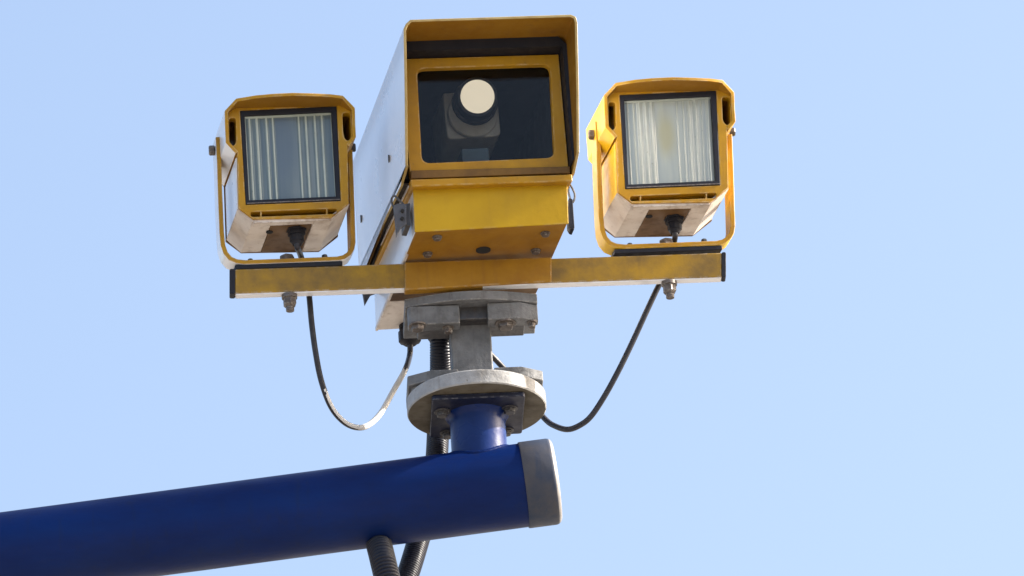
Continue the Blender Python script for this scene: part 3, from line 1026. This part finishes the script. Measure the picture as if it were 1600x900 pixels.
# lid with hood: folded sheet, raked leading edge
xl_top, z_tl = FH.XZ(632, 60, -0.20)
hood = [(630, 291, -0.104), (630, 280, -0.118), (631.5, 262, -0.150), (632, 150, -0.178), (632, 45, -0.20), (634, 37, -0.20), (641, 30.5, -0.20),
        (892, 22.5, -0.20), (900, 26, -0.20), (905, 35, -0.20), (904.5, 140, -0.178), (903, 238, -0.150), (890, 272, -0.112)]
pts = []
for px, py, y in hood:
    x, z = FH.XZ(px, py, y)
    pts.append([x, z, y])
xl = sum(pts[i][0] for i in (2, 3, 4)) / 3
xr = sum(pts[i][0] for i in (9, 10, 11)) / 3
for i in (0, 1, 2, 3, 4):
    pts[i][0] = xl
for i in (9, 10, 11):
    pts[i][0] = xr
pts[12][0] = xr - 0.001
ztp = min(pts[6][1], pts[7][1]) - 0.0035
zlo = FH.XZ(750, 266, YZ)[1]
mb = MB()                                           # black panel painting in the deep shade between frame and hood
w = wf
mb.ext(FH, [(xl + .0035, ztp - .014), (xl + .016, ztp), (xr - .018, ztp), (xr - .0035, ztp - .016), (xr - .0035, zlo), (w[2][0] + .001, zlo), (w[1][0] + .001, w[1][1] + .001), (w[0][0] - .001, w[0][1] + .001), (w[0][0] - .001, zlo), (xl + .0035, zlo)], YZ - .026, YZ + .010)
mb.build('gap_shade_panel', 'rubber', house)
mb = MB()
mb.shell(FH, [tuple(p) for p in pts], 0.0045, YBK + 0.004, 1, 0, 2, back=lambda i: RISE + .004 if i in (0, 12) else (RISE + .005 if i == 1 else 0))
mb.build('hood', ['yellow_belly_hood_shade', 'white', 'edge_tan'], house, bevel=0.001)  # inner faces darker: shade under the hood painted in
# ledge folded inwards along the lid's left lower edge
mb = MB()
zl = pts[0][1]
mb.ext(FH, [(xl + .003, zl + .006), (rim[0][0] + .01, zl + .006), (rim[0][0] + .01, zl + .003), (xl + .003, zl + .003)], -0.102, YBK, back=lambda x, z: RISE + .004)
mb.build('lid_seal', 'seal', house)
mb = MB()
rp = [(pts[i][0], pts[i][1]) for i in (0, 4, 5, 6, 7, 8, 9, 12)]
rp[0], rp[-1] = (rp[0][0], rp[0][1] + RISE + .004), (rp[-1][0], rp[-1][1] + RISE + .004)
mb.ext(FH, rp, YBK + 0.0045, YBK + 0.008)
mb.build('rear_panel', 'white', house, bevel=0.001)
for px, py in ((608, 248), (564.5, 342)):
    p = FH.solve(px, py, 0, xl)
    mb = MB()
    mb.cyl(FH(*p), FH(*p) - FH.w * 0.0015, 0.0062, n=20)  # dark disc in place of an open hole in the lid
    mb.build('rivet_hole_disc', 'dark_steel', house)


# latches
def latch(poly, y0, y1, wire, knob, mat='latch'):
    mb = MB()
    mb.ext(FH, [FH.XZ(px, py, y0) for px, py in poly], y0, y1)
    o = mb.build('latch', mat, house, bevel=0.001)
    if wire:
        mb = MB()
        mb.tube([FH.W(px, py, y0 + 0.006) for px, py in wire], 0.0017, n=8)
        mb.build('wire_loop', 'dark_steel', o)
    for px, py in knob:
        mb = MB()
        c = FH.W(px, py, y0)
        mb.cyl(c, c - FH.d * 0.003, 0.0028, n=12)
        mb.build('rivet_hole_disc', 'black', o)
    return o


latch([(615, 321), (622, 317.5), (635, 318.5), (635.5, 350), (626.5, 356), (619.5, 370), (617.5, 345)], -0.094, -0.088, [(632, 321), (622, 311), (617, 306), (612, 310), (614, 322), (624, 328), (632, 333)], ((628.5, 330), (628, 342)))
mb = MB()
mb.ext(FH, [FH.XZ(px, py, -0.088) for px, py in ((633, 318), (641, 317), (642, 353), (634, 352))], -0.088, -0.05)
mb.build('latch_plate', 'dark_steel', house, bevel=0.001)
latch([(889, 309), (895, 311), (898, 355), (897, 359), (893, 357.5), (889.5, 352)], -0.085, -0.065, [(888, 291), (891, 289), (898, 303), (897, 313), (893, 316), (888, 299), (889, 292)], (), 'rubber')
latch([(566, 454), (588, 450), (587, 458), (579, 461), (570, 477)], 0.235, 0.24, None, ())
# cable gland under the back of the belly
zq = lo[3][1] - .0018
p = FH.solve(639, 509, 2, zq)
g1 = FH(*p)
mb = MB()
mb.cyl(g1 + Z * .002, g1 - Z * 0.006, 0.016, n=24)
mb.cyl(g1 - Z * 0.006, g1 - Z * 0.010, 0.013, n=24)
mb.cyl(g1 - Z * 0.010, g1 - Z * 0.028, 0.018, n=10)
mb.cyl(g1 - Z * 0.028, g1 - Z * 0.034, 0.016, 0.009, n=20)
mb.build('cable_gland', 'rubber', house, bevel=0.0008)
gl_H = g1 - Z * 0.033
GY = p[1]

# ------------------------------------------------------------------ cables and conduits
def wpts(fr, lst):
    return [fr.W(*p) for p in lst]


cab = MB()
PALE = []
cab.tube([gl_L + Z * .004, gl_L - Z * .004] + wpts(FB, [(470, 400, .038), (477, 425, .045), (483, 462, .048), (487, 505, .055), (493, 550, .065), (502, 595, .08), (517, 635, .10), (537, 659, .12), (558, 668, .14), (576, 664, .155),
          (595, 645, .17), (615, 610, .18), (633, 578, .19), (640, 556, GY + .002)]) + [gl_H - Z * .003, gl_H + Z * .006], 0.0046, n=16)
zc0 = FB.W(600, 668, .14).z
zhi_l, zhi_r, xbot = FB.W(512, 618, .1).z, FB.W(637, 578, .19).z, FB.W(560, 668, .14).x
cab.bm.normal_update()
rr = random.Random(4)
for f in cab.bm.faces:                              # sunlight on the loop's right-hand side, painted in as white
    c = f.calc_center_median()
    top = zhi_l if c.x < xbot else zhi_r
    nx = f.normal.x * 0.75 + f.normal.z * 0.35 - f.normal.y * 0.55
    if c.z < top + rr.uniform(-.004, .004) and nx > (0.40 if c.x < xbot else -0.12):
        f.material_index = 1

tag(cab.build('cable', ['cable', 'cable_sunlit'], ang=80), 'dark cable with its sunlit side painted white, looping from the left lamp to a gland', 'cable', 'cables hanging under the cross bar')
cab = MB()
cab.tube([gl_R + Z * .004, gl_R - Z * .004] + wpts(FB, [(1051, 392, .036), (1046, 412, .042), (1039, 430, .046), (1028, 449, .05), (1010, 487, .06), (988, 535, .075), (966, 580, .09), (944, 620, .11), (923, 651, .13), (905, 665, .15), (887, 671, .165),
          (868, 666, .185), (852, 655, .20), (825, 622, .215), (800, 591, .22), (782, 570, .215), (760, 548, .2), (735, 530, .18), (722, 505, .16)]), 0.0046, n=16)
tag(cab.build('cable', 'cable', ang=80), 'dark cable drooping from the right lamp and passing behind the post', 'cable', 'cables hanging under the cross bar')

con = thing('conduit', 'black corrugated conduit coming down behind the post and past the pole arm', 'conduit', FB.W(640, 900, 0.15), 'corrugated conduits at the pole arm')
mb = MB()
mb.tube(wpts(FB, [(689, 520, .150), (689, 548, .158), (689, 580, .18), (687, 620, .215), (685, 660, .222), (683, 705, .21), (679, 750, .205), (670, 790, .205), (657, 833, .20), (643, 880, .185), (630, 920, .175), (615, 975, .16)]), 0.0178, n=28, ribs=(0.0040, 0.07))
mb.build('hose', 'conduit', con, ang=80)
p = FB.W(688, 512, .148)
mb = MB()
mb.cyl(p + Z * .022, p - Z * .004, 0.017, n=24)
mb.cyl(p - Z * .004, p - Z * .020, 0.0205, n=8)
mb.cyl(p - Z * .020, p - Z * .024, 0.0205, 0.018, n=8)
mb.build('hose_fitting', 'conduit', con, bevel=0.001)
mb = MB()
mb.tube(wpts(FB, [(584, 812, .13), (589, 838, .105), (596, 866, .070), (604, 900, .050), (613, 940, .04), (622, 985, .04)]), 0.0205, n=28, ribs=(0.0068, 0.13))
tag(mb.build('conduit', 'conduit', ang=80), 'thick black ribbed conduit entering the underside of the blue pole arm', 'conduit', 'corrugated conduits at the pole arm')
